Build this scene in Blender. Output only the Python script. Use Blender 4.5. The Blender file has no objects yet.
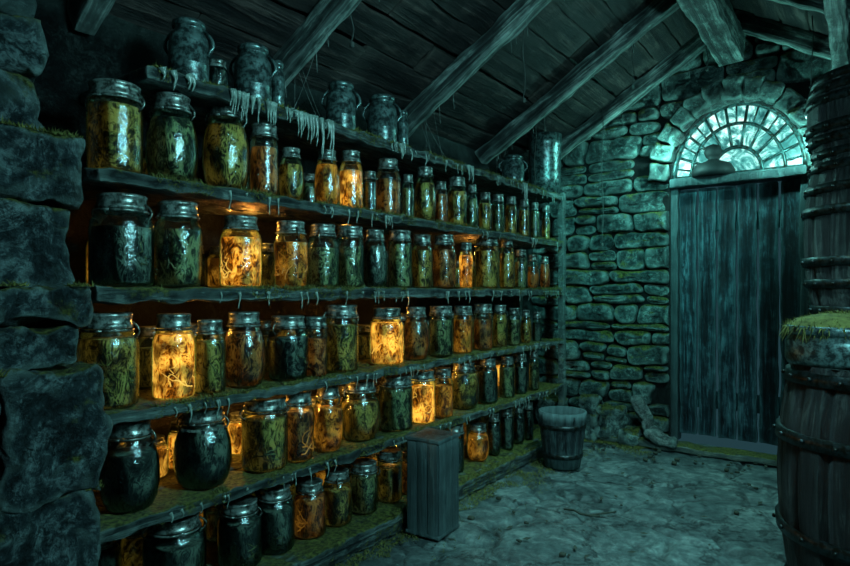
import bpy, math, random
from mathutils import Vector, noise, Matrix, Euler
random.seed(7)
sc = bpy.context.scene
sc.view_settings.view_transform = 'Standard'
CAMZ = 1.25
TH = math.radians(35.94)
# ------------------------------------------------------------------ mesh builder
class MB:
    def __init__(s): s.v=[]; s.f=[]; s.m=[]; s.s=[]
    def add(s, vs, fs, m=0, smooth=True):
        o=len(s.v); s.v.extend([tuple(p) for p in vs])
        for f in fs:
            s.f.append(tuple(i+o for i in f)); s.m.append(m); s.s.append(smooth)
    def obj(s, name, mats, loc=(0,0,0), rot=(0,0,0), parent=None):
        me=bpy.data.meshes.new(name); me.from_pydata(s.v,[],s.f)
        for m in mats: me.materials.append(m)
        me.polygons.foreach_set('material_index', s.m)
        me.polygons.foreach_set('use_smooth', s.s)
        me.update()
        ob=bpy.data.objects.new(name, me); sc.collection.objects.link(ob)
        ob.location=loc; ob.rotation_euler=rot
        if parent: ob.parent=parent
        return ob

def rblock(mb, c, s, r=0.01, rough=0.0, freq=6.0, seed=0.0, mat=0, step=0.08, rot=None, smooth=True):
    L=[max(x,1e-4) for x in s]; r=min(r, min(L)*0.45)
    ax=[]
    for l in L:
        n=max(1,int(round((l-2*r)/step)))
        a=[-l/2]+[-l/2+r+(l-2*r)*i/n for i in range(n+1)]+[l/2]
        ax.append(a)
    idx={}; vs=[]; fs=[]
    def vert(i,j,k):
        key=(i,j,k)
        if key in idx: return idx[key]
        q=Vector((ax[0][i],ax[1][j],ax[2][k]))
        cl=Vector([max(-(L[a]/2-r),min(L[a]/2-r,q[a])) for a in range(3)])
        d=q-cl
        if d.length>1e-7: q=cl+d.normalized()*r
        if rough:
            p=q*freq+Vector((seed*3.1,seed*1.7,seed*5.3))
            q=q+noise.noise_vector(p)*rough+noise.noise_vector(p*2.7)*rough*0.45
        if rot is not None: q=rot@q
        vs.append(q+Vector(c)); idx[key]=len(vs)-1
        return idx[key]
    N=[len(a)-1 for a in ax]
    for a in range(3):
        b,d=(a+1)%3,(a+2)%3
        for side in (0,N[a]):
            for i in range(N[b]):
                for j in range(N[d]):
                    q=[]
                    for (ii,jj) in ((i,j),(i+1,j),(i+1,j+1),(i,j+1)):
                        k=[0,0,0]; k[a]=side; k[b]=ii; k[d]=jj
                        q.append(vert(*k))
                    if side==0: q.reverse()
                    fs.append(q)
    mb.add(vs,fs,mat,smooth)

def lathe(mb, prof, seg=28, mat=0, c=(0,0,0), mod=None, smooth=True):
    vs=[];fs=[]
    for k,(r,z) in enumerate(prof):
        for i in range(seg):
            a=2*math.pi*i/seg
            rr=r*(mod(i,k) if mod else 1)
            vs.append((c[0]+rr*math.cos(a),c[1]+rr*math.sin(a),c[2]+z))
    for k in range(len(prof)-1):
        for i in range(seg):
            j=(i+1)%seg
            fs.append((k*seg+i,k*seg+j,(k+1)*seg+j,(k+1)*seg+i))
    mb.add(vs,fs,mat,smooth)

def tube(mb, pts, rad, mat=0, n=6, smooth=True):
    pts=[Vector(p) for p in pts]; vs=[];fs=[]
    for k,p in enumerate(pts):
        t=(pts[min(k+1,len(pts)-1)]-pts[max(k-1,0)])
        if t.length<1e-9: t=Vector((0,0,1))
        t.normalize()
        up=Vector((0,0,1)) if abs(t.z)<0.9 else Vector((1,0,0))
        a=t.cross(up).normalized(); b=t.cross(a)
        r=rad[k] if isinstance(rad,(list,tuple)) else rad
        for i in range(n):
            an=2*math.pi*i/n
            vs.append(p+a*math.cos(an)*r+b*math.sin(an)*r)
    for k in range(len(pts)-1):
        for i in range(n):
            j=(i+1)%n
            fs.append((k*n+i,k*n+j,(k+1)*n+j,(k+1)*n+i))
    fs.append(tuple(range(n))[::-1]); fs.append(tuple((len(pts)-1)*n+i for i in range(n)))
    mb.add(vs,fs,mat,smooth)

# ------------------------------------------------------------------ materials
def newmat(name):
    m=bpy.data.materials.new(name); m.use_nodes=True
    nt=m.node_tree; b=nt.nodes['Principled BSDF']
    return m,nt,nt.nodes,nt.links,b
def ramp(N, stops, interp='LINEAR'):
    r=N.new('ShaderNodeValToRGB'); e=r.color_ramp.elements; r.color_ramp.interpolation=interp
    e[0].position=stops[0][0]; e[0].color=(*stops[0][1],1)
    e[1].position=stops[-1][0]; e[1].color=(*stops[-1][1],1)
    for p,c in stops[1:-1]:
        x=e.new(p); x.color=(*c,1)
    return r
def nz(N,Lk,vec,scale,detail=6,rough=.6,dist=0,w=None):
    n=N.new('ShaderNodeTexNoise'); n.inputs['Scale'].default_value=scale
    n.inputs['Detail'].default_value=detail; n.inputs['Roughness'].default_value=rough
    n.inputs['Distortion'].default_value=dist
    Lk.new(vec,n.inputs['Vector']); return n
def mixc(N,Lk,fac,a,b,mode='MIX'):
    x=N.new('ShaderNodeMix'); x.data_type='RGBA'; x.blend_type=mode
    if isinstance(fac,(int,float)): x.inputs[0].default_value=fac
    else: Lk.new(fac,x.inputs[0])
    for s,i in ((a,6),(b,7)):
        if isinstance(s,tuple): x.inputs[i].default_value=(*s,1)
        else: Lk.new(s,x.inputs[i])
    return x.outputs[2]
def mathn(N,Lk,op,a,b=0.5):
    x=N.new('ShaderNodeMath'); x.operation=op
    for s,i in ((a,0),(b,1)):
        if isinstance(s,(int,float)): x.inputs[i].default_value=s
        else: Lk.new(s,x.inputs[i])
    return x.outputs[0]
def mossmix(N,Lk,vec,col,amount,mc=((.02,.03,.004),(.20,.22,.045)),updep=True):
    n=nz(N,Lk,vec,5.0,9,.75); n2=nz(N,Lk,vec,60,3,.6)
    f=n.outputs[0]
    if updep:
        g=N.new('ShaderNodeNewGeometry'); s=N.new('ShaderNodeSeparateXYZ'); Lk.new(g.outputs['Normal'],s.inputs[0])
        up=mathn(N,Lk,'MULTIPLY',s.outputs[2],.20); f=mathn(N,Lk,'ADD',f,up)
    r=ramp(N,[(1-amount-.05,(0,0,0)),(1-amount+.05,(1,1,1))]); Lk.new(f,r.inputs[0])
    mr=ramp(N,[(.38,mc[0]),(.62,mc[1])]); Lk.new(n2.outputs[0],mr.inputs[0])
    return mixc(N,Lk,r.outputs[0],col,mr.outputs[0])
def edge_highlight(N,Lk,col,amt,c,lo=.515,hi=.59):  # paints edge highlights into the colour by pointiness and darkens creases
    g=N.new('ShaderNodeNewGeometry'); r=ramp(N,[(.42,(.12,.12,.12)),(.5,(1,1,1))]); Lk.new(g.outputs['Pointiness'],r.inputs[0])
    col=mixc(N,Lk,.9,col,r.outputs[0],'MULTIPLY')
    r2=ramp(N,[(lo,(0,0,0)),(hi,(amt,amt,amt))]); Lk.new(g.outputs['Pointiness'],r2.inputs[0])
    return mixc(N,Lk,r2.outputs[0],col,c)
def wood(name, axis=0, cols=((.006,.012,.015),(.03,.055,.06),(.12,.19,.19)), moss=.25, rough=.5, bump=1.0, freq=22, edge=(.30,.42,.38), w=.05):
    m,nt,N,L,b=newmat(name)
    tc=N.new('ShaderNodeTexCoord'); mp=N.new('ShaderNodeMapping')
    sca=[freq,freq,freq]; sca[axis]=freq*.055
    mp.inputs['Scale'].default_value=sca; L.new(tc.outputs['Object'],mp.inputs[0])
    n=nz(N,L,mp.outputs[0],1.0,10,.76,1.1)
    n2=nz(N,L,tc.outputs['Object'],4.5,8,.7)
    f=mathn(N,L,'ADD',mathn(N,L,'MULTIPLY',n.outputs[0],.75),mathn(N,L,'MULTIPLY',n2.outputs[0],.35))
    r=ramp(N,[(.50,cols[0]),(.57,cols[1]),(.66,cols[2])]); L.new(f,r.inputs[0])
    col=edge_highlight(N,L,r.outputs[0],.7,edge)
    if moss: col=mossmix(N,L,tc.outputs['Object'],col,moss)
    L.new(col,b.inputs['Base Color']); b.inputs['Roughness'].default_value=rough
    bp=N.new('ShaderNodeBump'); bp.inputs['Strength'].default_value=bump; bp.inputs['Distance'].default_value=w
    L.new(f,bp.inputs['Height']); L.new(bp.outputs[0],b.inputs['Normal'])
    return m
def stone(name, cols=((.006,.015,.015),(.06,.115,.108),(.38,.56,.50)), moss=.3, scale=5, rough=.5, bump=1.0, updep=True, edge=(.42,.62,.56), st=(.51,.585,.67), bd=.09):
    m,nt,N,L,b=newmat(name)
    tc=N.new('ShaderNodeTexCoord'); v=tc.outputs['Object']
    n=nz(N,L,v,scale,12,.8,.9); n2=nz(N,L,v,scale*.35,4,.6); n4=nz(N,L,v,scale*8,7,.75,.5)
    vo=N.new('ShaderNodeTexVoronoi'); vo.feature='DISTANCE_TO_EDGE'; vo.inputs['Scale'].default_value=scale*1.1
    dn=nz(N,L,v,scale*1.5,7,.75)
    dv=mixc(N,L,.3,v,dn.outputs[1]); L.new(dv,vo.inputs['Vector'])
    cr=ramp(N,[(.0,(0,0,0)),(.03,(1,1,1))]); L.new(vo.outputs[0],cr.inputs[0])
    f=mathn(N,L,'ADD',mathn(N,L,'MULTIPLY',n.outputs[0],.6),mathn(N,L,'MULTIPLY',n2.outputs[0],.22))
    f=mathn(N,L,'ADD',f,mathn(N,L,'MULTIPLY',n4.outputs[0],.32))
    r=ramp(N,[(st[0],cols[0]),(st[1],cols[1]),(st[2],cols[2])]); L.new(f,r.inputs[0])
    col=mixc(N,L,.7,r.outputs[0],cr.outputs[0],'MULTIPLY')
    col=edge_highlight(N,L,col,.5,edge)
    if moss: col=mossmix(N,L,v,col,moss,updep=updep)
    L.new(col,b.inputs['Base Color']); b.inputs['Roughness'].default_value=rough
    h=mathn(N,L,'ADD',f,mathn(N,L,'MULTIPLY',cr.outputs[0],.12))
    bp=N.new('ShaderNodeBump'); bp.inputs['Strength'].default_value=bump; bp.inputs['Distance'].default_value=bd
    L.new(h,bp.inputs['Height']); L.new(bp.outputs[0],b.inputs['Normal'])
    return m
def metal(name, c=(.05,.09,.1), rough=.38, met=.8, rust=(.02,.018,.012)):
    m,nt,N,L,b=newmat(name)
    tc=N.new('ShaderNodeTexCoord'); n=nz(N,L,tc.outputs['Object'],35,6,.7)
    r=ramp(N,[(.42,rust),(.6,c)]); L.new(n.outputs[0],r.inputs[0])
    L.new(r.outputs[0],b.inputs['Base Color']); b.inputs['Metallic'].default_value=met; b.inputs['Roughness'].default_value=rough
    bp=N.new('ShaderNodeBump'); bp.inputs['Strength'].default_value=.4; bp.inputs['Distance'].default_value=.004
    L.new(n.outputs[0],bp.inputs['Height']); L.new(bp.outputs[0],b.inputs['Normal'])
    return m
def contents(name, cols, emis=0.0, ecols=None, scale=24, zs=.55):
    m,nt,N,L,b=newmat(name)
    tc=N.new('ShaderNodeTexCoord'); oi=N.new('ShaderNodeObjectInfo')
    ad=N.new('ShaderNodeVectorMath'); ad.operation='ADD'
    sx=N.new('ShaderNodeCombineXYZ')
    rn=mathn(N,L,'MULTIPLY',oi.outputs['Random'],20.0)
    for i in range(3): L.new(rn,sx.inputs[i])
    L.new(tc.outputs['Object'],ad.inputs[0]); L.new(sx.outputs[0],ad.inputs[1])
    mp=N.new('ShaderNodeMapping'); mp.inputs['Scale'].default_value=(1,1,zs); L.new(ad.outputs[0],mp.inputs[0])
    v=mp.outputs[0]
    n=nz(N,L,v,scale,7,.66,2.4)
    rg=mathn(N,L,'ABSOLUTE',mathn(N,L,'SUBTRACT',mathn(N,L,'MULTIPLY',n.outputs[0],2.0),1.0))
    n5=nz(N,L,v,scale*.6,5,.65,1.2)
    f=mathn(N,L,'SUBTRACT',mathn(N,L,'ADD',mathn(N,L,'MULTIPLY',n5.outputs[0],1.2),-.03),mathn(N,L,'MULTIPLY',rg,1.15))
    r=ramp(N,[(.30,cols[0]),(.42,cols[1]),(.56,cols[2])]); L.new(f,r.inputs[0])
    L.new(r.outputs[0],b.inputs['Base Color']); b.inputs['Roughness'].default_value=.4
    if emis:
        er=ramp(N,[(.24,ecols[0]),(.42,ecols[1]),(.60,ecols[2])]); L.new(f,er.inputs[0])
        n3=nz(N,L,ad.outputs[0],10,4,.6); rr=ramp(N,[(.42,(.08,.06,.05)),(.60,(1,1,1))]); L.new(n3.outputs[0],rr.inputs[0])
        ec=mixc(N,L,1.0,er.outputs[0],rr.outputs[0],'MULTIPLY')
        L.new(ec,b.inputs['Emission Color']); b.inputs['Emission Strength'].default_value=emis
    bp=N.new('ShaderNodeBump'); bp.inputs['Strength'].default_value=.8; bp.inputs['Distance'].default_value=.014
    L.new(f,bp.inputs['Height']); L.new(bp.outputs[0],b.inputs['Normal'])
    return m
def glassmat(name, tint):
    m,nt,N,L,b=newmat(name); N.remove(b); out=N['Material Output']
    t=N.new('ShaderNodeBsdfTransparent'); t.inputs[0].default_value=(*tint,1)
    g=N.new('ShaderNodeBsdfGlossy'); g.inputs[0].default_value=(.75,.95,.95,1); g.inputs['Roughness'].default_value=.12
    fr=N.new('ShaderNodeFresnel'); fr.inputs[0].default_value=1.5
    tc=N.new('ShaderNodeTexCoord'); n=nz(N,L,tc.outputs['Object'],22,5,.65)
    bp=N.new('ShaderNodeBump'); bp.inputs['Strength'].default_value=.45; bp.inputs['Distance'].default_value=.012
    L.new(n.outputs[0],bp.inputs['Height']); L.new(bp.outputs[0],g.inputs['Normal'])
    mx=N.new('ShaderNodeMixShader'); f2=mathn(N,L,'ADD',fr.outputs[0],.05); L.new(f2,mx.inputs[0])
    L.new(t.outputs[0],mx.inputs[1]); L.new(g.outputs[0],mx.inputs[2]); L.new(mx.outputs[0],out.inputs[0])
    return m

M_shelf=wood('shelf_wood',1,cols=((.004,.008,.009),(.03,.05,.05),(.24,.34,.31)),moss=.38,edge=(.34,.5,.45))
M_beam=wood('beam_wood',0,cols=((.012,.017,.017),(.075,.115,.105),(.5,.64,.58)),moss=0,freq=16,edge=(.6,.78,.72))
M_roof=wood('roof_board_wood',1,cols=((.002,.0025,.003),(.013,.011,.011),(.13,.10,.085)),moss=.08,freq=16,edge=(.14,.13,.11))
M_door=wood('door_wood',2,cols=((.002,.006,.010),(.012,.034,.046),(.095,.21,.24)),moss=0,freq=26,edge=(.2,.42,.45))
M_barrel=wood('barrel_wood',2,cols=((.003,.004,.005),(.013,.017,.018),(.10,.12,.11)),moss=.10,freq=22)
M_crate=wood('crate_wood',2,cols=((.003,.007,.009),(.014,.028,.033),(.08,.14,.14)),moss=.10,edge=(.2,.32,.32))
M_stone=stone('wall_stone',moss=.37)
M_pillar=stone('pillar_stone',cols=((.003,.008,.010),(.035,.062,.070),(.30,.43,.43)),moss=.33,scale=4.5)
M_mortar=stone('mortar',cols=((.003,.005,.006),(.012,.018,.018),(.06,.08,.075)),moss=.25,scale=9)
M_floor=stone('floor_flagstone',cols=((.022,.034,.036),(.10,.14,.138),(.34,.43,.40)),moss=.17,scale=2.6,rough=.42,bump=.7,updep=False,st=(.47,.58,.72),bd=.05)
M_lid=metal('lid_metal',(.42,.52,.48),.33,.6,(.05,.06,.05))
M_iron=metal('iron',(.05,.07,.075),.4,.8)
M_wire=metal('wire',(.35,.42,.38),.35,.9)
M_glass=glassmat('jar_glass',(.86,.93,.86))
C_ol=contents('contents_olive',((.008,.009,.003),(.10,.09,.02),(.58,.48,.14)),.06,((.01,.007,0),(.25,.16,.015),(.8,.55,.08)))  # weak emission added to olive and green to brighten the dim contents
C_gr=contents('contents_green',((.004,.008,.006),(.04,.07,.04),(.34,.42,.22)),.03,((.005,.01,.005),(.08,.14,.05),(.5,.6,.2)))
C_da=contents('contents_dark',((.002,.004,.006),(.02,.036,.038),(.20,.26,.22)))
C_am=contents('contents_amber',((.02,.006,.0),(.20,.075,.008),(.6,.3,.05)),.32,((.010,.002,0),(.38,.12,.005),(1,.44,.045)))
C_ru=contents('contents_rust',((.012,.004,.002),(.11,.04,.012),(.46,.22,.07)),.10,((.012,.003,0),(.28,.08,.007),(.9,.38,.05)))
C_gl=contents('contents_glow',((.05,.02,.0),(.4,.18,.02),(.8,.5,.1)),1.5,((.022,.003,0),(.50,.13,.004),(1,.50,.065)),scale=20)
R_dk=metal('root_dark',(.24,.26,.11),.5,0,(.04,.045,.02))
def simple(name,c,rough=.5,em=None,es=0):
    m,nt,N,L,b=newmat(name)
    tc=N.new('ShaderNodeTexCoord'); n=nz(N,L,tc.outputs['Object'],30,4,.6)
    r=ramp(N,[(.35,tuple(x*.4 for x in c)),(.65,c)]); L.new(n.outputs[0],r.inputs[0])
    L.new(r.outputs[0],b.inputs['Base Color']); b.inputs['Roughness'].default_value=rough
    if em: b.inputs['Emission Color'].default_value=(*em,1); b.inputs['Emission Strength'].default_value=es
    return m
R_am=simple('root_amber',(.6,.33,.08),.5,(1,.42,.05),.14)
R_gl=simple('root_glow',(.9,.6,.2),.5,(1,.56,.10),1.0)
M_moss=simple('moss',(.20,.21,.05),.9)
M_slime=simple('slime_drip',(.34,.48,.42),.25)
M_web=simple('cobweb_silk',(.4,.5,.46),.8)
M_cord=simple('cord',(.08,.10,.09),.9)
M_leaf=simple('dead_leaf',(.05,.06,.04),.8)

# ------------------------------------------------------------------ room shell
XL,XR,YB,YF=-2.5,.9,5.2,-1.6
XRID,ZRID,ZEV,SL=-.8,3.36,2.374,.58
def roofz(x): return ZRID-SL*abs(x-XRID)
mb=MB(); nx,ny=190,330; vs=[];fs=[]
for j in range(ny+1):
    for i in range(nx+1):
        x=XL+(XR-XL)*i/nx; y=YF+(YB+.1-YF)*j/ny
        p=Vector((x*1.7,y*1.8,0))+noise.noise_vector(Vector((x*2,y*2,3)))*.22+noise.noise_vector(Vector((x*9,y*9,3)))*.06
        d,pt=noise.voronoi(p)
        e=d[1]-d[0]
        z=-.026*max(0,1-e/.06)+.012*noise.noise(pt[0]*9.1)+.006*noise.noise(Vector((x*6,y*6,1)))+.005*noise.noise(Vector((x*22,y*22,1)))-.006
        vs.append((x,y,min(z,.006)))
for j in range(ny):
    for i in range(nx):
        a=j*(nx+1)+i; fs.append((a,a+1,a+nx+2,a+nx+1))
mb.add(vs,fs); mb.obj('floor',[M_floor])
mb=MB(); rblock(mb,(XL-.1,(YF+YB)/2,ZEV/2),(.2,YB-YF,ZEV+.06),.01,.02,3,1,step=.2); mb.obj('wall_left',[M_mortar])
mb=MB(); rblock(mb,(XR+.1,(YF+YB)/2,ZEV/2),(.2,YB-YF,ZEV+.06),.01,.02,3,2,step=.2); mb.obj('wall_right',[M_mortar])
def gable(name,y0,y1,hole):
    out=[(XL-.2,-.02),(XL-.2,ZEV-.02)]
    out+=[(XRID,ZRID+.05),(XR+.2,ZEV-.02),(XR+.2,-.02)]
    if hole:
        out+=[(HX1,-.02),(HX1,HZ)]
        for k in range(1,16):
            a=math.pi*k/16; out.append((HXC+HA*math.cos(a),HZ+HB*math.sin(a)))
        out+=[(HX0,HZ),(HX0,-.02)]
    n=len(out); vs=[(x,y0,z) for x,z in out]+[(x,y1,z) for x,z in out]
    fs=[tuple(range(n)),tuple(range(2*n-1,n-1,-1))]+[(i,i+n,(i+1)%n+n,(i+1)%n) for i in range(n)]
    m=MB(); m.add(vs,fs,0,False); return m
HX0,HX1,HZ=-1.27,-.31,2.14; HXC=(HX0+HX1)/2; HA=(HX1-HX0)/2; HB=.58
gm=gable('wall_back',YB,YB+.35,True)
def push(x,z):
    g=.005
    if z<=HZ and HX0-g<x<HX1+g: x=HX0-g if x<HXC else HX1+g
    elif z>HZ:
        q=math.hypot((x-HXC)/(HA+.15),(z-HZ)/(HB+.15))
        if 0<q<1: x=HXC+(x-HXC)/q; z=HZ+(z-HZ)/q
    return x,z
def course(k,z,x): return z+.034*noise.noise(Vector((x*2.2,k*3.7,0)))+.014*noise.noise(Vector((x*7,k*3.7,5)))
def add_stone(poly,seed):
    poly=[(min(max(x,XL),XR),min(z,roofz(x)-.01)) for x,z in poly]
    n=len(poly)
    for _ in range(3):
        poly=[((poly[i-1][0]+2*poly[i][0]+poly[(i+1)%n][0])/4,(poly[i-1][1]+2*poly[i][1]+poly[(i+1)%n][1])/4) for i in range(n)]
    cx_=sum(p[0] for p in poly)/n; cz_=sum(p[1] for p in poly)/n
    if (HX0+.03<cx_<HX1-.03 and cz_<HZ) or (cz_>HZ and ((cx_-HXC)/(HA+.14))**2+((cz_-HZ)/(HB+.14))**2<1): return
    poly=[push(*p) for p in poly]
    cx_=sum(p[0] for p in poly)/n; cz_=sum(p[1] for p in poly)/n
    wz=max(p[1] for p in poly)-min(p[1] for p in poly); wx=max(p[0] for p in poly)-min(p[0] for p in poly)
    if wz<.03 or wx<.04: return
    dep=random.uniform(.02,.10); tx,tz=random.uniform(-.12,.12),random.uniform(-.15,.15); vs=[];fs=[]
    mn=min(wx,wz)/2
    rings=((.003,-.01),(.005,.55),(.012,.85),(.025,.98),(.6*mn,1.0),(.85*mn,1.0))
    for ins,dd in rings:
        ins=min(ins,mn*.9)
        for p in poly:
            fx=max(0,1-ins/(wx/2)); fz=max(0,1-ins/(wz/2))
            x=cx_+(p[0]-cx_)*fx; zz=cz_+(p[1]-cz_)*fz
            nv=noise.noise_vector(Vector((x*6,zz*6,seed))); nv2=noise.noise_vector(Vector((x*19,zz*19,seed)))
            dp=dep+tx*(x-cx_)+tz*(zz-cz_)
            yy=YB-dp*max(dd,0)+(0 if dd<0 else (nv.y*.030+nv2.y*.016)*min(1,dd+.1))
            vs.append((x+nv2.x*.008,min(yy,YB+.01),zz+nv2.z*.008))
    vs.append((cx_,YB-dep,cz_))
    for k in range(5):
        for i in range(n):
            j=(i+1)%n; fs.append((k*n+i,k*n+j,(k+1)*n+j,(k+1)*n+i))
    for i in range(n): fs.append((5*n+i,5*n+(i+1)%n,6*n))
    gm.add(vs,fs,1,True)
z=-.02; k=0
while z<3.3:
    hgt=random.choice([random.uniform(.08,.12),random.uniform(.13,.18),random.uniform(.17,.24)])
    x=XL-random.uniform(0,.2); tl=0
    while x<XR:
        w=random.uniform(.16,.48) if hgt>.1 else random.uniform(.2,.5); tr=random.uniform(-.03,.03)
        for ex in (HX0,HX1):
            if x<ex-.02 and abs(x+w-ex)<.1 and z<HZ: w=ex-x; tr=0
        if x+w>XR-.1: w=XR-x+.02
        subs=[(0,1)]
        if hgt>.15 and random.random()<.35: s=random.uniform(.35,.65); subs=[(0,s),(s,1)]
        for (s0,s1) in subs:
            def zt(xx,s): return course(k,z,xx)*(1-s)+course(k+1,z+hgt,xx)*s
            out=[]; n1=max(3,int(w/.03)); n2_=max(2,int(hgt*(s1-s0)/.03))
            for i in range(n1): xx=x+tl*(2*s0-1)+(w)*i/n1; out.append((xx,zt(xx,s0)))
            for i in range(n2_): s=s0+(s1-s0)*i/n2_; xx=x+w+tr*(2*s-1); out.append((xx,zt(xx,s)))
            for i in range(n1): xx=x+w+tr*(2*s1-1)-w*i/n1; out.append((xx,zt(xx,s1)))
            for i in range(n2_): s=s1-(s1-s0)*i/n2_; xx=x+tl*(2*s-1); out.append((xx,zt(xx,s)))
            add_stone(out,random.random()*50)
        x+=w; tl=tr
    z+=hgt; k+=1
nv_=13
for i in range(nv_):
    a=math.pi*(i+.5)/nv_
    rx,rz=HA+.078,HB+.078
    c=(HXC+rx*math.cos(a),YB-.02-random.uniform(0,.02),HZ+rz*math.sin(a))
    R=Matrix.Rotation(-a+random.uniform(-.05,.05),3,'Y')
    rblock(gm,c,(.15+random.uniform(-.01,.02),.16,.145+random.uniform(-.01,.008)),.02,.022,11,i*2.3,mat=1,step=.03,rot=R)
gm.obj('wall_back',[M_mortar,M_stone])
gable('x',YF-.2,YF,False).obj('wall_front',[M_mortar])
mb=MB(); ang=math.atan(SL)
for side in (-1,1):
    Ls=(XRID-XL+.2)/math.cos(ang); nb=11; bw=Ls/nb
    R=Matrix.Rotation(ang if side==1 else -ang,3,'Y')
    for i in range(nb):
        s=(i+.5)*bw; x=XRID+side*s*math.cos(ang); zz=ZRID-s*math.sin(ang)
        y=YF
        while y<YB+.2:
            l=random.uniform(1.2,2.6); l=min(l,YB+.3-y)
            rblock(mb,(x,y+l/2,zz+.03+random.uniform(-.016,.016)),(bw*random.uniform(.90,1.0),l-.01,.03),.005,.012,5,i+y,step=.08,rot=R)
            y+=l
mb.obj('ceiling',[M_roof])
mb=MB(); o=.09
mb.add([(XL-.3,YF-.3,roofz(XL-.3)+o),(XRID,YF-.3,ZRID+o),(XR+.3,YF-.3,roofz(XR+.3)+o),(XL-.3,YB+.4,roofz(XL-.3)+o),(XRID,YB+.4,ZRID+o),(XR+.3,YB+.4,roofz(XR+.3)+o)],[(0,1,4,3),(1,2,5,4)],0,False)
mb.obj('roof',[M_mortar])
def beam(name,p0,p1,w,h,mat=M_beam,rough=.014,seed=0):
    p0,p1=Vector(p0),Vector(p1); d=p1-p0
    m=MB(); rblock(m,(0,0,0),(d.length,w,h),.006,rough,5,seed,step=.03)
    ob=m.obj(name,[mat]); ob.location=(p0+p1)/2
    ob.rotation_euler=d.to_track_quat('X','Z').to_euler()
    return ob
for i,y in enumerate((0.05,1.12,2.05,3.12,4.18,5.04)):
    off=.068
    beam('rafter',(XL+.02,y,roofz(XL)-off),(XRID-.02,y,ZRID-off),.08,.12,seed=i)
    beam('rafter',(XRID+.02,y,ZRID-off),(XR-.02,y,roofz(XR)-off),.08,.12,seed=i+9)
beam('ridge_beam',(XRID,YF+.02,ZRID-.27),(XRID,YB-.1,ZRID-.27),.18,.22,seed=31)
beam('purlin',(-.1,YF+.02,roofz(-.1)-.23),(-.1,YB-.12,roofz(-.1)-.23),.09,.11,seed=33)

# ------------------------------------------------------------------ door
mb=MB(); n=6; w=(HX1-HX0-.08)/n
for i in range(n):
    x=HX0+.04+w*(i+.5)
    rblock(mb,(x,YB+.12+random.uniform(-.014,.014),1.07),(w-.016,.05,2.02),.008,.009,7,i*3.3,mat=0,step=.03)
for zz in (.35,1.8):
    rblock(mb,(HXC,YB+.175,zz),(HX1-HX0-.1,.04,.14),.006,.004,5,zz,mat=0,step=.15)
mb.obj('door_1',[M_door,M_iron])
mb=MB()
rblock(mb,(HX0+.02,YB+.1,1.06),(.06,.14,2.12),.01,.010,5,1,step=.04)
rblock(mb,(HX1-.02,YB+.1,1.06),(.06,.14,2.12),.01,.010,5,2,step=.04)
rblock(mb,(HXC,YB+.07,2.125),(HX1-HX0,.2,.07),.012,.010,5,3,step=.04)
mb.obj('trim_1',[M_crate])
mb=MB(); rblock(mb,(-1.0,YB-.23,.025),(1.5,.18,.05),.012,.014,6,5,step=.03)
mb.obj('door_threshold',[wood('threshold_wood',0,cols=((.02,.03,.03),(.08,.10,.08),(.3,.34,.26)),moss=.36)])

# ------------------------------------------------------------------ fan window
wroot=bpy.data.objects.new('window_1',None); sc.collection.objects.link(wroot)
mp,nt,N,L,b=newmat('moonlit_pane')
tc=N.new('ShaderNodeTexCoord'); n1=nz(N,L,tc.outputs['Object'],7.5,7,.65,1.5)
r=ramp(N,[(.38,(.010,.07,.07)),(.48,(.07,.30,.28)),(.57,(.38,.9,.8)),(.64,(.85,1,.97))]); L.new(n1.outputs[0],r.inputs[0])
L.new(r.outputs[0],b.inputs['Emission Color']); b.inputs['Emission Strength'].default_value=1.35
b.inputs['Base Color'].default_value=(.05,.1,.1,1); b.inputs['Roughness'].default_value=.2
mb=MB(); vs=[(HXC,YB+.10,HZ)]; K=24
for i in range(K+1):
    a=math.pi*i/K; vs.append((HXC+HA*.99*math.cos(a),YB+.10,HZ+.02+HB*.97*math.sin(a)))
mb.add(vs,[(0,i+1,i+2) for i in range(K)],0,False); mb.obj('panes',[mp],parent=wroot)
mb=MB(); YW=YB+.08
for q,rr in ((.98,.028),(.70,.014),(.38,.016)):
    tube(mb,[(HXC+HA*q*math.cos(math.pi*i/24),YW,HZ+.02+HB*q*math.sin(math.pi*i/24)) for i in range(25)],rr,0,6)
for i in range(1,9):
    a=math.pi*i/9; tube(mb,[(HXC+HA*q*math.cos(a),YW,HZ+.02+HB*q*math.sin(a)) for q in (.36,.7,.98)],.012,0,5)
for i in range(1,18,2):
    a=math.pi*i/18; tube(mb,[(HXC+HA*q*math.cos(a),YW,HZ+.02+HB*q*math.sin(a)) for q in (.7,.98)],.008,0,5)
tube(mb,[(HX0+.02,YW,HZ+.03),(HX1-.02,YW,HZ+.03)],.022,0,6)
mb.obj('tracery',[metal('tracery_metal',(.06,.15,.15),.4,.5)],parent=wroot)
mb=MB()
lathe(mb,[(.001,0),(.155,0),(.16,.04),(.13,.095),(.05,.125),(.035,.14),(.055,.16),(.068,.195),(.055,.24),(.001,.262)],20,0,(HXC-.16,YB+.03,2.155))
mb.obj('silhouette',[simple('silhouette_black',(.008,.012,.012),.7)],parent=wroot)  # head-and-shoulders silhouette against the panes, its backlit darkness put in the colour

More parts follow.
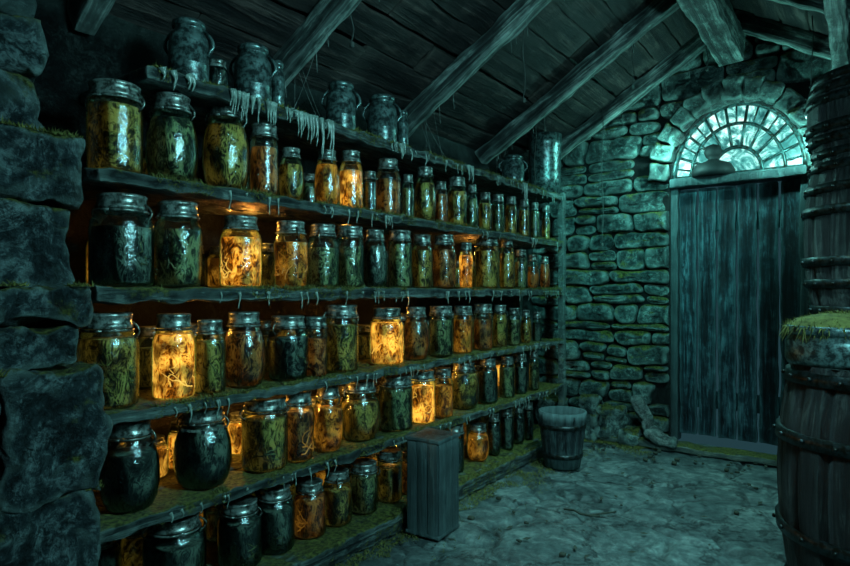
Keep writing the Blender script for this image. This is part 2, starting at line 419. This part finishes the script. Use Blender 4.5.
# ------------------------------------------------------------------ pillar
mb=MB(); rows=[(0,.3),(.3,.65),(.65,1.02),(1.02,1.14),(1.14,1.265),(1.265,1.51),(1.51,1.72)]
xo=[-1.86,-1.87,-1.86,-1.93,-1.91,-1.95,-1.93]; yo=[.90,.91,.93,.86,.90,.86,.88]
k=0
for (a,b_),x1,y1 in zip(rows,xo,yo):
    ys=[y1]; 
    while ys[-1]>-.1: ys.append(ys[-1]-random.uniform(.28,.5))
    for i in range(len(ys)-1):
        k+=1
        rblock(mb,((x1-.02*random.random()+XL)/2,(ys[i]+ys[i+1])/2,(a+b_)/2),(x1-XL,ys[i]-ys[i+1]-.012,b_-a-.008),.014,.032,8,k*2.1,step=.018)
for z0,z1 in ((1.72,1.95),(1.95,2.15),(2.15,2.36)):
    for i in range(3):
        k+=1
        rblock(mb,(-2.36+random.uniform(-.03,.03),.72-.3*i,(z0+z1)/2),(.32,.29,z1-z0-.012),.03,.04,7,k*1.9,step=.03)
mb.obj('stone_pillar',[M_pillar])

# ------------------------------------------------------------------ shelves
SH=[2.04,1.656,1.262,.844,.47,.10]; TK=[.045,.045,.05,.04,.045,.09]
Y1=4.72
for i,(z,t) in enumerate(zip(SH,TK)):
    x1=-1.92 if i==5 else -2.0
    y0=1.12 if i==0 else .95
    m=MB()
    for a,(xa,xb) in enumerate(((XL+.01,XL+.01+(x1-XL)*.5),(XL+.015+(x1-XL)*.5,x1))):
        rblock(m,((xa+xb)/2,(y0+Y1)/2,z-t/2-.004),(xb-xa,Y1-y0,t),.006,.012,11,i*3+a,mat=0,step=.02)
    if i==5: rblock(m,(-2.2,(y0+Y1)/2,.0),(.5,Y1-y0-.05,.05),.01,.005,7,3,step=.12)
    m.obj('wall_shelf',[M_shelf])
m=MB()
rblock(m,(-2.03,Y1+.04,1.03),(.055,.05,2.06),.008,.010,6,3,step=.04)
rblock(m,(-2.44,Y1+.04,1.03),(.07,.05,2.06),.008,.008,5,4,step=.08)
m.obj('shelf_upright',[M_shelf])

# ------------------------------------------------------------------ jars
def station(u,x):
    t=(u-425)/600.; dx=-math.sin(TH)+t*math.cos(TH); dy=math.cos(TH)+t*math.sin(TH)
    d=x/dx; return d*dy,d
def make_jar(name,x,y,z,r,h,kind,style='mason',detail=1,handles=None):
    m=MB(); seg=32
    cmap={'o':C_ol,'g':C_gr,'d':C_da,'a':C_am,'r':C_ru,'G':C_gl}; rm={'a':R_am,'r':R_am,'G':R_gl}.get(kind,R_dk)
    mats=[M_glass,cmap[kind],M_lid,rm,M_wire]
    if style=='mason': P=[(.86,0),(.96,.02),(1,.06),(1,.25),(1,.5),(1,.63),(.98,.68),(.93,.73),(.85,.775),(.78,.805),(.74,.825),(.74,.86)]
    elif style=='round': P=[(.66,0),(.78,.02),(.92,.12),(1,.28),(1,.42),(.96,.56),(.86,.68),(.72,.77),(.66,.81),(.66,.86)]
    elif style=='wide': P=[(.88,0),(.97,.02),(1,.06),(1,.4),(1,.70),(.98,.75),(.92,.79),(.88,.81),(.88,.86)]
    else: P=[(.82,0),(.9,.03),(.93,.15),(.97,.4),(1,.60),(.97,.67),(.88,.74),(.79,.78),(.76,.86)]
    lr=P[-1][0]+.05
    lathe(m,[(.001,.006*h)]+[(a*r,b*h) for a,b in P],seg,0)
    fill=random.uniform(.62,.76)
    Q=[(a,b) for a,b in P if b<fill]
    lathe(m,[(.001,.02*h)]+[(a*r*.93,max(b,.02)*h) for a,b in Q]+[(Q[-1][0]*.9*r,fill*h),(.001,fill*h+.01*h)],seg,1)
    km=lambda i,k:1+(.018 if i%2 else -.012)
    lathe(m,[(lr*r*.97,.835*h),(lr*r,.84*h),(lr*r,.875*h),(lr*r*.95,.885*h),(lr*r*.95,.955*h),(lr*r*.99,.965*h)],seg,2,mod=km)
    lathe(m,[(lr*r*.99,.965*h),(lr*r,.985*h),(lr*r*.93,1.0*h),(lr*r*.86,.992*h),(.001,.99*h)],seg,2)
    if detail>=1:
        tube(m,[(lr*r*1.03*math.cos(a*math.pi/10),lr*r*1.03*math.sin(a*math.pi/10),.815*h) for a in range(21)],.012*h+.001,4 if random.random()<.4 else 2,5)
    if detail>=2:
        for q in range(10):
            a=random.uniform(0,6.28); zz=random.uniform(.08,.25)*h; pts=[];rad=[]
            nn=random.randint(6,11)
            for s in range(nn):
                pts.append((.925*r*math.cos(a),.925*r*math.sin(a),zz))
                rad.append(.045*r*(1-.75*s/nn)); a+=random.uniform(-.4,.4); zz=min(.60*h,zz+random.uniform(-.01,.085)*h)
            if style!='round': tube(m,pts,rad,3,5)
        if handles or (handles is None and random.random()<.4):
            for sg in (-1,1):
                tube(m,[(0,sg*(lr*r*1.0+.22*r*math.sin(math.pi*k/8)),(.70+.20*k/8)*h) for k in range(9)],.004,4,5)
    ob=m.obj(name,mats); ob.location=(x,y,z+.0015); ob.rotation_euler=(0,0,-.95 if handles else random.uniform(0,6.28))
    return ob
def metal_can(x,y,z,r,h,handle=True,name='metal_canister'):
    m=MB()
    lathe(m,[(.001,0),(r*.90,0),(r*.97,.03*h),(r,.15*h),(r,.3*h),(r*1.02,.31*h),(r*1.02,.33*h),(r,.34*h),(r,.62*h),(r*.94,.72*h),(r*.82,.78*h),(r*.72,.82*h),(r*.72,.86*h),(r*.84,.865*h),(r*.84,.93*h),(r*.7,.96*h),(r*.3,.985*h),(.001,1*h)],28,0)
    if handle:
        for sg in (-1,1):
            tube(m,[(0,sg*r*(.92-.1*k/8+.40*math.sin(math.pi*k/8)),h*(.45+.38*k/8)) for k in range(9)],.007,0,6)
    ob=m.obj(name,[M_canm]); ob.location=(x,y,z+.0015); ob.rotation_euler=(0,0,-.95); return ob
M_canm=metal('canister_metal',(.20,.32,.31),.33,.6,(.03,.045,.045))
rows=[
 (1,[(115,50,86,'o'),(172,48,97,'g'),(226,44,103,'o'),(264,27,126,'r'),(291,25,149,'o'),(327,25,151,'a'),(351,23,152,'G'),(370,12,172,'d'),(388,25,160,'r'),(408,12,175,'g'),(425,22,168,'o'),(441,13,182,'r'),(457,20,178,'o'),(472,12,185,'g'),(485,13,193,'o'),(498,12,195,'g'),(511,12,197,'o'),(524,10,200,'o'),(535,9,203,'g'),(546,8,206,'o')]),
 (2,[(122,58,196,'d'),(178,46,203,'g'),(241,40,217,'G'),(291,34,222,'a'),(323,31,225,'g'),(350,27,227,'g'),(375,25,230,'d'),(400,23,231,'g'),(422,21,235,'o'),(444,24,235,'r'),(466,14,243,'G'),(487,24,237,'o'),(507,15,238,'o'),(521,13,250,'g'),(533,12,255,'r'),(545,10,257,'r')]),
 (3,[(108,56,313,'o'),(174,40,314,'G'),(210,30,320,'o'),(244,42,312,'r'),(288,40,316,'d'),(316,22,317,'r'),(341,34,305,'o'),(387,34,308,'G'),(416,27,307,'r'),(441,24,306,'g'),(463,19,306,'a'),(483,19,304,'r'),(500,15,305,'o'),(514,13,308,'g'),(526,11,310,'o'),(537,9,312,'d')]),
 (4,[(130,54,420,'d'),(203,54,407,'d'),(265,44,397,'o'),(298,32,391,'r'),(328,30,385,'a'),(360,40,380,'o'),(396,33,375,'g'),(422,26,370,'G'),(443,20,368,'a'),(464,30,362,'o'),(488,19,358,'d'),(507,15,356,'g'),(521,13,354,'d'),(534,10,351,'g')]),
 (5,[(175,58,514,'d'),(240,42,500,'d'),(275,38,486,'d'),(310,32,481,'r'),(337,29,470,'o'),(364,27,462,'g'),(390,24,450,'o'),(409,16,452,'r'),(455,18,424,'d'),(478,22,424,'a'),(494,14,413,'d'),(507,13,408,'d'),(519,11,405,'d'),(529,9,402,'d')]),
]
front=[]
for si,lst in rows:
    z=SH[si]
    for (u,w,vt,k) in lst:
        x=-2.13
        for _ in range(2):
            y,d=station(u,x); r=.5*w*d/600*1.02; x=-2.0-max(.07,r+.025)
        y,d=station(u,x); h=CAMZ+(290-vt)*d/600-z
        st=random.choice(['mason','mason','taper','round','wide']) if w<56 else 'mason'
        if k=='G' and w>30: st='mason'
        if u in (130,203,360,464,172) : st='round'
        front.append((si,y,x,r))
        make_jar('glowing_jar' if k=='G' else 'glass_jar',x,y,z,r,h,k,st,2 if w>=26 else 1, True if u in (115,172,226,122,240,203,130) else None)
for si in range(1,6):
    y=1.05+random.uniform(0,.1); z=SH[si]
    gap=SH[si-1]-z-.06
    while y<4.6:
        r=random.uniform(.05,.075); x=XL+.02+r
        y+=r
        if all(math.hypot(x-fx,y-fy)>r+fr+.008 for (s2,fy,fx,fr) in front if s2==si):
            h=random.uniform(.5,.72)*gap
            k=random.choice('ooggddarrG' if si in (2,3,4) else 'ooggdda')
            if si==4 and 1.3<y<2.2: k='G'
            make_jar('glowing_jar' if k=='G' else 'glass_jar',x,y,z,r,min(h,.26),k,'mason',1)
            y+=r+.02
        else: y+=.02-r+.02
for (u,w,vt,kind) in ((189,38,20,'c'),(217,22,62,'j'),(253,36,45,'c'),(278,13,60,'b'),(341,30,82,'c'),(382,30,95,'c'),(403,11,110,'b'),(513,22,155,'c'),(545,32,136,'t')):
    x=-2.14; y,d=station(u,x); r=.5*w*d/600; h=CAMZ+(290-vt)*d/600-SH[0]
    if kind=='c': metal_can(x,y,SH[0],r,h)
    elif kind=='j': make_jar('glass_jar',x,y,SH[0],r,h,'d')
    elif kind=='b': metal_can(x,y,SH[0],r,h,False,'tin_bottle')
    else:
        m=MB(); lathe(m,[(.001,.0),(r*.9,0),(r*.93,h*.2),(r*.96,h*.22),(r*.96,h*.26),(r*.95,h*.28),(r,h*.8),(r*1.04,h*.82),(r*1.04,h*.88),(r*1.01,h*.9),(r*1.03,h),(r*.97,h),(r*.9,h*.15),(.001,h*.14)],28,0)
        ob=m.obj('metal_pail',[M_canm]); ob.location=(x,y,SH[0]+.002)

# ------------------------------------------------------------------ barrels
def barrel(name,cx,cy,z0,r,h,hoops=(.03,.2,.34,.66,.80,.94)):
    m=MB(); ns=18; sub=5; seg=ns*sub
    def R(f): return r*(.86+.14*(1-(2*f-1)**2))
    prof=[(R(f/40),h*f/40) for f in range(41)]
    def mod(i,k): return 1-(.035 if i%sub==0 else 0)+.014*((i//sub*37)%5-2)/2+.006*noise.noise(Vector((i*.7,k*.35,cx*9+z0)))
    lathe(m,prof,seg,0,mod=mod)
    lathe(m,[(R(1),h),(R(1)-.025,h),(R(1)-.027,h-.03),(.001,h-.03)],seg,0)
    lathe(m,[(.001,.005),(R(0),.0)],seg,0)
    for f in hoops:
        hw=.024
        a=R(max(0,f-hw/h))+.012; b_=R(min(1,f+hw/h))+.012
        lathe(m,[(a-.018,h*f-hw),(a,h*f-hw),(b_,h*f+hw),(b_-.018,h*f+hw)],seg,1)
        for q in range(18):
            an=q*math.pi/9+.1; rr=R(f)+.015
            rblock(m,(rr*math.cos(an),rr*math.sin(an),h*f),(.018,.018,.018),.007,0,mat=1,step=.05)
    ob=m.obj(name,[M_barrel,M_iron]); ob.location=(cx,cy,z0); ob.rotation_euler=(0,0,random.random()*3); return ob
barrel('barrel',.08,2.98,.008,.37,.945,(.04,.30,.70,.95))
barrel('barrel',.09,4.11,.008,.37,1.10)
barrel('barrel',.09,4.11,1.112,.355,.86)
barrel('barrel',.08,4.11,1.976,.33,.46)
m=MB(); rr=.2
lathe(m,[(.001,0),(rr*.95,0),(rr,.02),(rr*1.0,.09),(rr*.93,.115),(rr*.96,.12),(rr*1.0,.125),(rr*1.0,.15),(rr*.95,.155)],40,0)
lathe(m,[(rr*.97,.15),(rr*.8,.18),(rr*.4,.2),(.001,.205)],40,1)
for i in range(2200):
    a=random.uniform(0,6.28); q=math.sqrt(random.random())*rr*1.02; zz=.150+.05*(1-q/rr)
    p=Vector((q*math.cos(a),q*math.sin(a),zz)); t=p+Vector((random.uniform(-.02,.02)+.01*math.cos(a),random.uniform(-.02,.02),random.uniform(-.07 if q>.85*rr else .005,.028)))
    s=Vector((random.uniform(-1,1),random.uniform(-1,1),0)).normalized()*.004
    m.add([p-s,p+s,t],[(0,1,2)],1,False)
ob=m.obj('mossy_crock',[M_canm,M_moss]); ob.location=(-.055,2.915,.954)

# ------------------------------------------------------------------ bucket
m=MB(); h=.4; seg=16*4
def mod(i,k): return 1-(.03 if i%4==0 else 0)
lathe(m,[(.001,.0),(.13,0),(.145,.1),(.16,.22),(.172,.34),(.176,h),(.158,h),(.13,.05),(.001,.05)],seg,0,mod=mod)
for z0,q in ((.09,.148),(.3,.172)): lathe(m,[(q-.01,z0-.016),(q+.001,z0-.016),(q+.004,z0+.016),(q-.01,z0+.016)],seg,1)
tube(m,[(0,.178*math.cos(math.pi*k/14),h-.02-.12*math.sin(math.pi*k/14)*1.0) for k in range(15)],.005,1,6)
ob=m.obj('wooden_bucket',[M_crate,M_iron]); ob.location=(-1.71,4.02,.008); ob.rotation_euler=(0,0,.9); ob.scale=(.95,.95,.97)
m=MB(); cw,cd,ch=.18,.20,.48
for i in range(3):
    for (sx,sy,ax) in ((0,1,0),(0,-1,0),(1,0,1),(-1,0,1)):
        wv=(cw if ax==0 else cd)/3
        o_=(i-1)*wv
        c=(o_,sy*(cd/2),ch/2) if ax==0 else (sx*(cw/2),o_,ch/2)
        s=(wv-.003,.016,ch) if ax==0 else (.016,wv-.003,ch)
        rblock(m,c,s,.003,.003,8,i+sx*3+sy*5,step=.05)
rblock(m,(0,0,ch+.004),(cw+.025,cd+.025,.02),.005,.003,8,2,step=.06)
rblock(m,(0,0,.01),(cw+.02,cd+.02,.02),.005,.003,8,2,step=.06)
ob=m.obj('wooden_crate',[M_crate]); ob.location=(-1.79,2.54,.010); ob.rotation_euler=(0,0,.06)

# ------------------------------------------------------------------ rubble, moss, drips, cords
m=MB()
for i,(x,y,s,hh) in enumerate(((-2.2,4.96,.24,.3),(-1.9,4.94,.26,.22),(-1.68,4.98,.2,.28),(-2.0,4.85,.2,.13),(-1.52,4.96,.16,.12),(-1.85,4.95,.16,.36))):
    rblock(m,(x,y,hh/2),(s,.2,hh),.03,.04,9,i*2.2+1,step=.02)
m.obj('stone_rubble',[M_stone])
m=MB()
rblock(m,(-1.40,4.97,.20),(.10,.08,.40),.02,.03,10,3,step=.02,rot=Euler((.12,-.40,.2)).to_matrix())
rblock(m,(-1.27,4.90,.09),(.24,.13,.08),.03,.03,10,5,step=.02,rot=Euler((0,.35,.1)).to_matrix())
m.obj('broken_slab',[stone('pale_stone',cols=((.06,.08,.08),(.28,.34,.31),(.7,.78,.72)),moss=.05,scale=9)])

m=MB()
def blades(n,fx,ln=(.008,.03)):
    for i in range(n):
        p=Vector(fx()); 
        if noise.noise(p*5+Vector((7,1,2)))<-.02: continue
        t=p+Vector((random.uniform(-1,1),random.uniform(-1,1),random.uniform(.1,1))).normalized()*random.uniform(*ln)
        s=Vector((random.uniform(-1,1),random.uniform(-1,1),random.uniform(-.3,.3))).normalized()*.0028
        m.add([p-s,p+s,t],[(0,1,2)],0,False)
for i,z in enumerate(SH):
    x1=-1.92 if i==5 else -2.0
    blades(3800,lambda:(x1+.001-abs(random.gauss(0,.02)),random.uniform(1.15,4.7),z-.006))
    blades(2500,lambda:(x1+.002,random.uniform(1.15,4.7),z-.006-random.random()*TK[i]),(.005,.016))
blades(9000,lambda:(-1.92+abs(random.gauss(0,.12)),random.uniform(1.2,4.7),-.004))
blades(4500,lambda:(random.uniform(-1.9,-1.3),4.95-abs(random.gauss(0,.13)),-.004))
for (zt_,x1,y1) in ((1.72,-1.93,.88),(1.51,-1.95,.86),(1.265,-1.91,.9),(1.02,-1.86,.93),(.65,-1.87,.91)):
    blades(900,lambda:(x1-.005-abs(random.gauss(0,.03)),random.uniform(.3,y1),zt_-.004),(.01,.03))
m.obj('moss',[M_moss])
m=MB()
def drip(x,y,z,l,r):
    n=6; pts=[];rad=[]
    for k in range(n+1):
        f=k/n; pts.append((x+.004*math.sin(f*5+y*9),y+.004*math.cos(f*4+x),z-l*f)); rad.append(max(.0012,r*(1-f)**1.4+ (.0022 if k==n-1 else 0)))
    tube(m,pts,rad,0,6)
for i,z in enumerate(SH[:5]):
    for q in range(60):
        y=random.uniform(1.2,4.7)
        if noise.noise(Vector((y*2,i*5,0)))<-.1: continue
        drip(-1.997,y,z-TK[i]*.4,random.uniform(.02,.08),random.uniform(.004,.009))
for (u,l,wd) in ((165,.08,.04),(185,.06,.05),(248,.14,.05),(236,.12,.03),(270,.1,.03),(290,.08,.04),(312,.14,.03),(326,.2,.04),(300,.12,.03),(400,.1,.04),(470,.12,.03),(525,.16,.03)):
    y,d=station(u,-1.995)
    for q in range(6): drip(-1.993,y+random.uniform(-wd,wd),SH[0]-.004,l*random.uniform(.4,1),random.uniform(.008,.017))
m.obj('hanging_slime',[M_slime])
m=MB()
for (x,y,l) in ((-2.1,4.4,.75),(-1.6,3.2,.5),(-1.95,2.1,.25),(-1.75,4.95,1.15),(-.95,5.0,.3),(-.25,4.6,.9),(-1.3,4.3,.35)):
    z0=roofz(x)-.02
    tube(m,[(x+.006*math.sin(k*1.3),y+.006*math.cos(k),z0-l*k/8) for k in range(9)],.0035,0,5)
    rblock(m,(x,y,z0-l-.01),(.02,.02,.03),.008,0,mat=0,step=.05)
m.obj('hanging_cords',[M_cord])
m=MB()
def strand(a,b,sag,r=.0009):
    a,b=Vector(a),Vector(b); n=8
    tube(m,[a.lerp(b,k/n)-Vector((0,0,sag*4*(k/n)*(1-k/n))) for k in range(n+1)],r,0,3)
for y in (2.05,3.12,4.18,5.06):
    for q in range(7):
        x0=random.uniform(-2.4,-1.0)
        strand((x0,y,roofz(x0)-.13),(x0+.01,y,roofz(x0)-.13-random.uniform(.04,.16)),0,.0012)
    for q in range(5):
        strand((-2.1+random.uniform(-.3,.05),y+random.uniform(-.25,.25),SH[0]+.01),(-2.3+random.uniform(-.1,.1),y+.05,roofz(-2.2)-.12),.02)
m.obj('cobweb',[M_web])
m=MB()
for i in range(150):
    x=random.uniform(-1.75,-.4); y=random.uniform(1.6,4.9); a=random.uniform(0,6.28); s=random.uniform(.008,.028)
    c=Vector((x,y,.010)); d=Vector((math.cos(a),math.sin(a),.1))*s; e=Vector((-math.sin(a),math.cos(a),.25))*s*.4
    m.add([c-d,c+e,c+d,c-e],[(0,1,2,3)],0,False)
for i in range(60):
    s=random.uniform(.012,.035); x=random.uniform(-1.8,-.5); y=random.choice([random.uniform(4.5,4.95),random.uniform(1.8,4.9)])
    rblock(m,(x,y,.008),(s,s*.8,s*.6),.006,.006,20,i,step=.02)
tube(m,[(-1.35+.05*k,3.2+.02*math.sin(k*2),.014) for k in range(5)],.006,0,5)
tube(m,[(-1.2,3.2,.014),(-1.14,3.26,.02),(-1.1,3.33,.015)],.005,0,5)
m.obj('floor_debris',[M_leaf])

# ------------------------------------------------------------------ lights
def light(kind,name,loc,energy,color,target=None,size=.02,**kw):
    ld=bpy.data.lights.new(name,kind); ld.energy=energy; ld.color=color
    if kind=='AREA': ld.size=size
    else: ld.shadow_soft_size=size
    for k,v in kw.items(): setattr(ld,k,v)
    o=bpy.data.objects.new(name,ld); sc.collection.objects.link(o); o.location=loc
    if target is not None: o.rotation_euler=(Vector(target)-Vector(loc)).to_track_quat('-Z','Y').to_euler()
    return o
T=(.20,.95,.88)
light('AREA','teal_fill',(.55,1.3,2.2),52,(.36,.87,.93),(-2.2,2.6,.9),.5)  # added fill lamp out of view, for rims on jars and shelf edges
light('SPOT','wall_fill_spot',(-.75,3.0,2.75),260,T,(-1.6,5.2,1.65),.04,spot_size=.9,spot_blend=1.0)  # added spot under the ridge, out of view, to brighten the back wall
light('SPOT','floor_fill_spot',(-.6,3.2,2.9),210,(.38,.93,.93),(-.95,3.7,0),.05,spot_size=1.3,spot_blend=1.0)  # second added ridge spot, unseen, lights the floor; no skylight exists
light('POINT','window_glow',(-.40,5.0,2.28),13,(.3,1,.90),None,.02)
light('POINT','window_spill',(-1.22,4.96,2.32),12,(.3,1,.90),None,.02)
for (u,z,e) in ((230,1.61,.7),(345,1.61,.5),(250,1.56,1.1),(470,1.52,1.0),(175,1.17,1.0),(385,1.17,.9),(240,.78,2.4),(310,.78,2.0),(430,.76,1.5),(390,.36,.5)):
    y,d=station(u,-2.3); light('POINT','amber_glow',(-2.3,y,z),e,(1,.40,.06),None,.012)
w=bpy.data.worlds.new('world'); sc.world=w; w.use_nodes=True
w.node_tree.nodes['Background'].inputs[0].default_value=(.03,.09,.11,1)
w.node_tree.nodes['Background'].inputs[1].default_value=.5
# ------------------------------------------------------------------ camera
cd=bpy.data.cameras.new('camera'); cam=bpy.data.objects.new('camera',cd); sc.collection.objects.link(cam)
cam.location=(0,0,CAMZ); cam.rotation_euler=(math.pi/2,0,TH)
cd.lens=36*600/850; cd.sensor_width=36; cd.shift_y=7/850; cd.clip_start=.02
sc.camera=cam
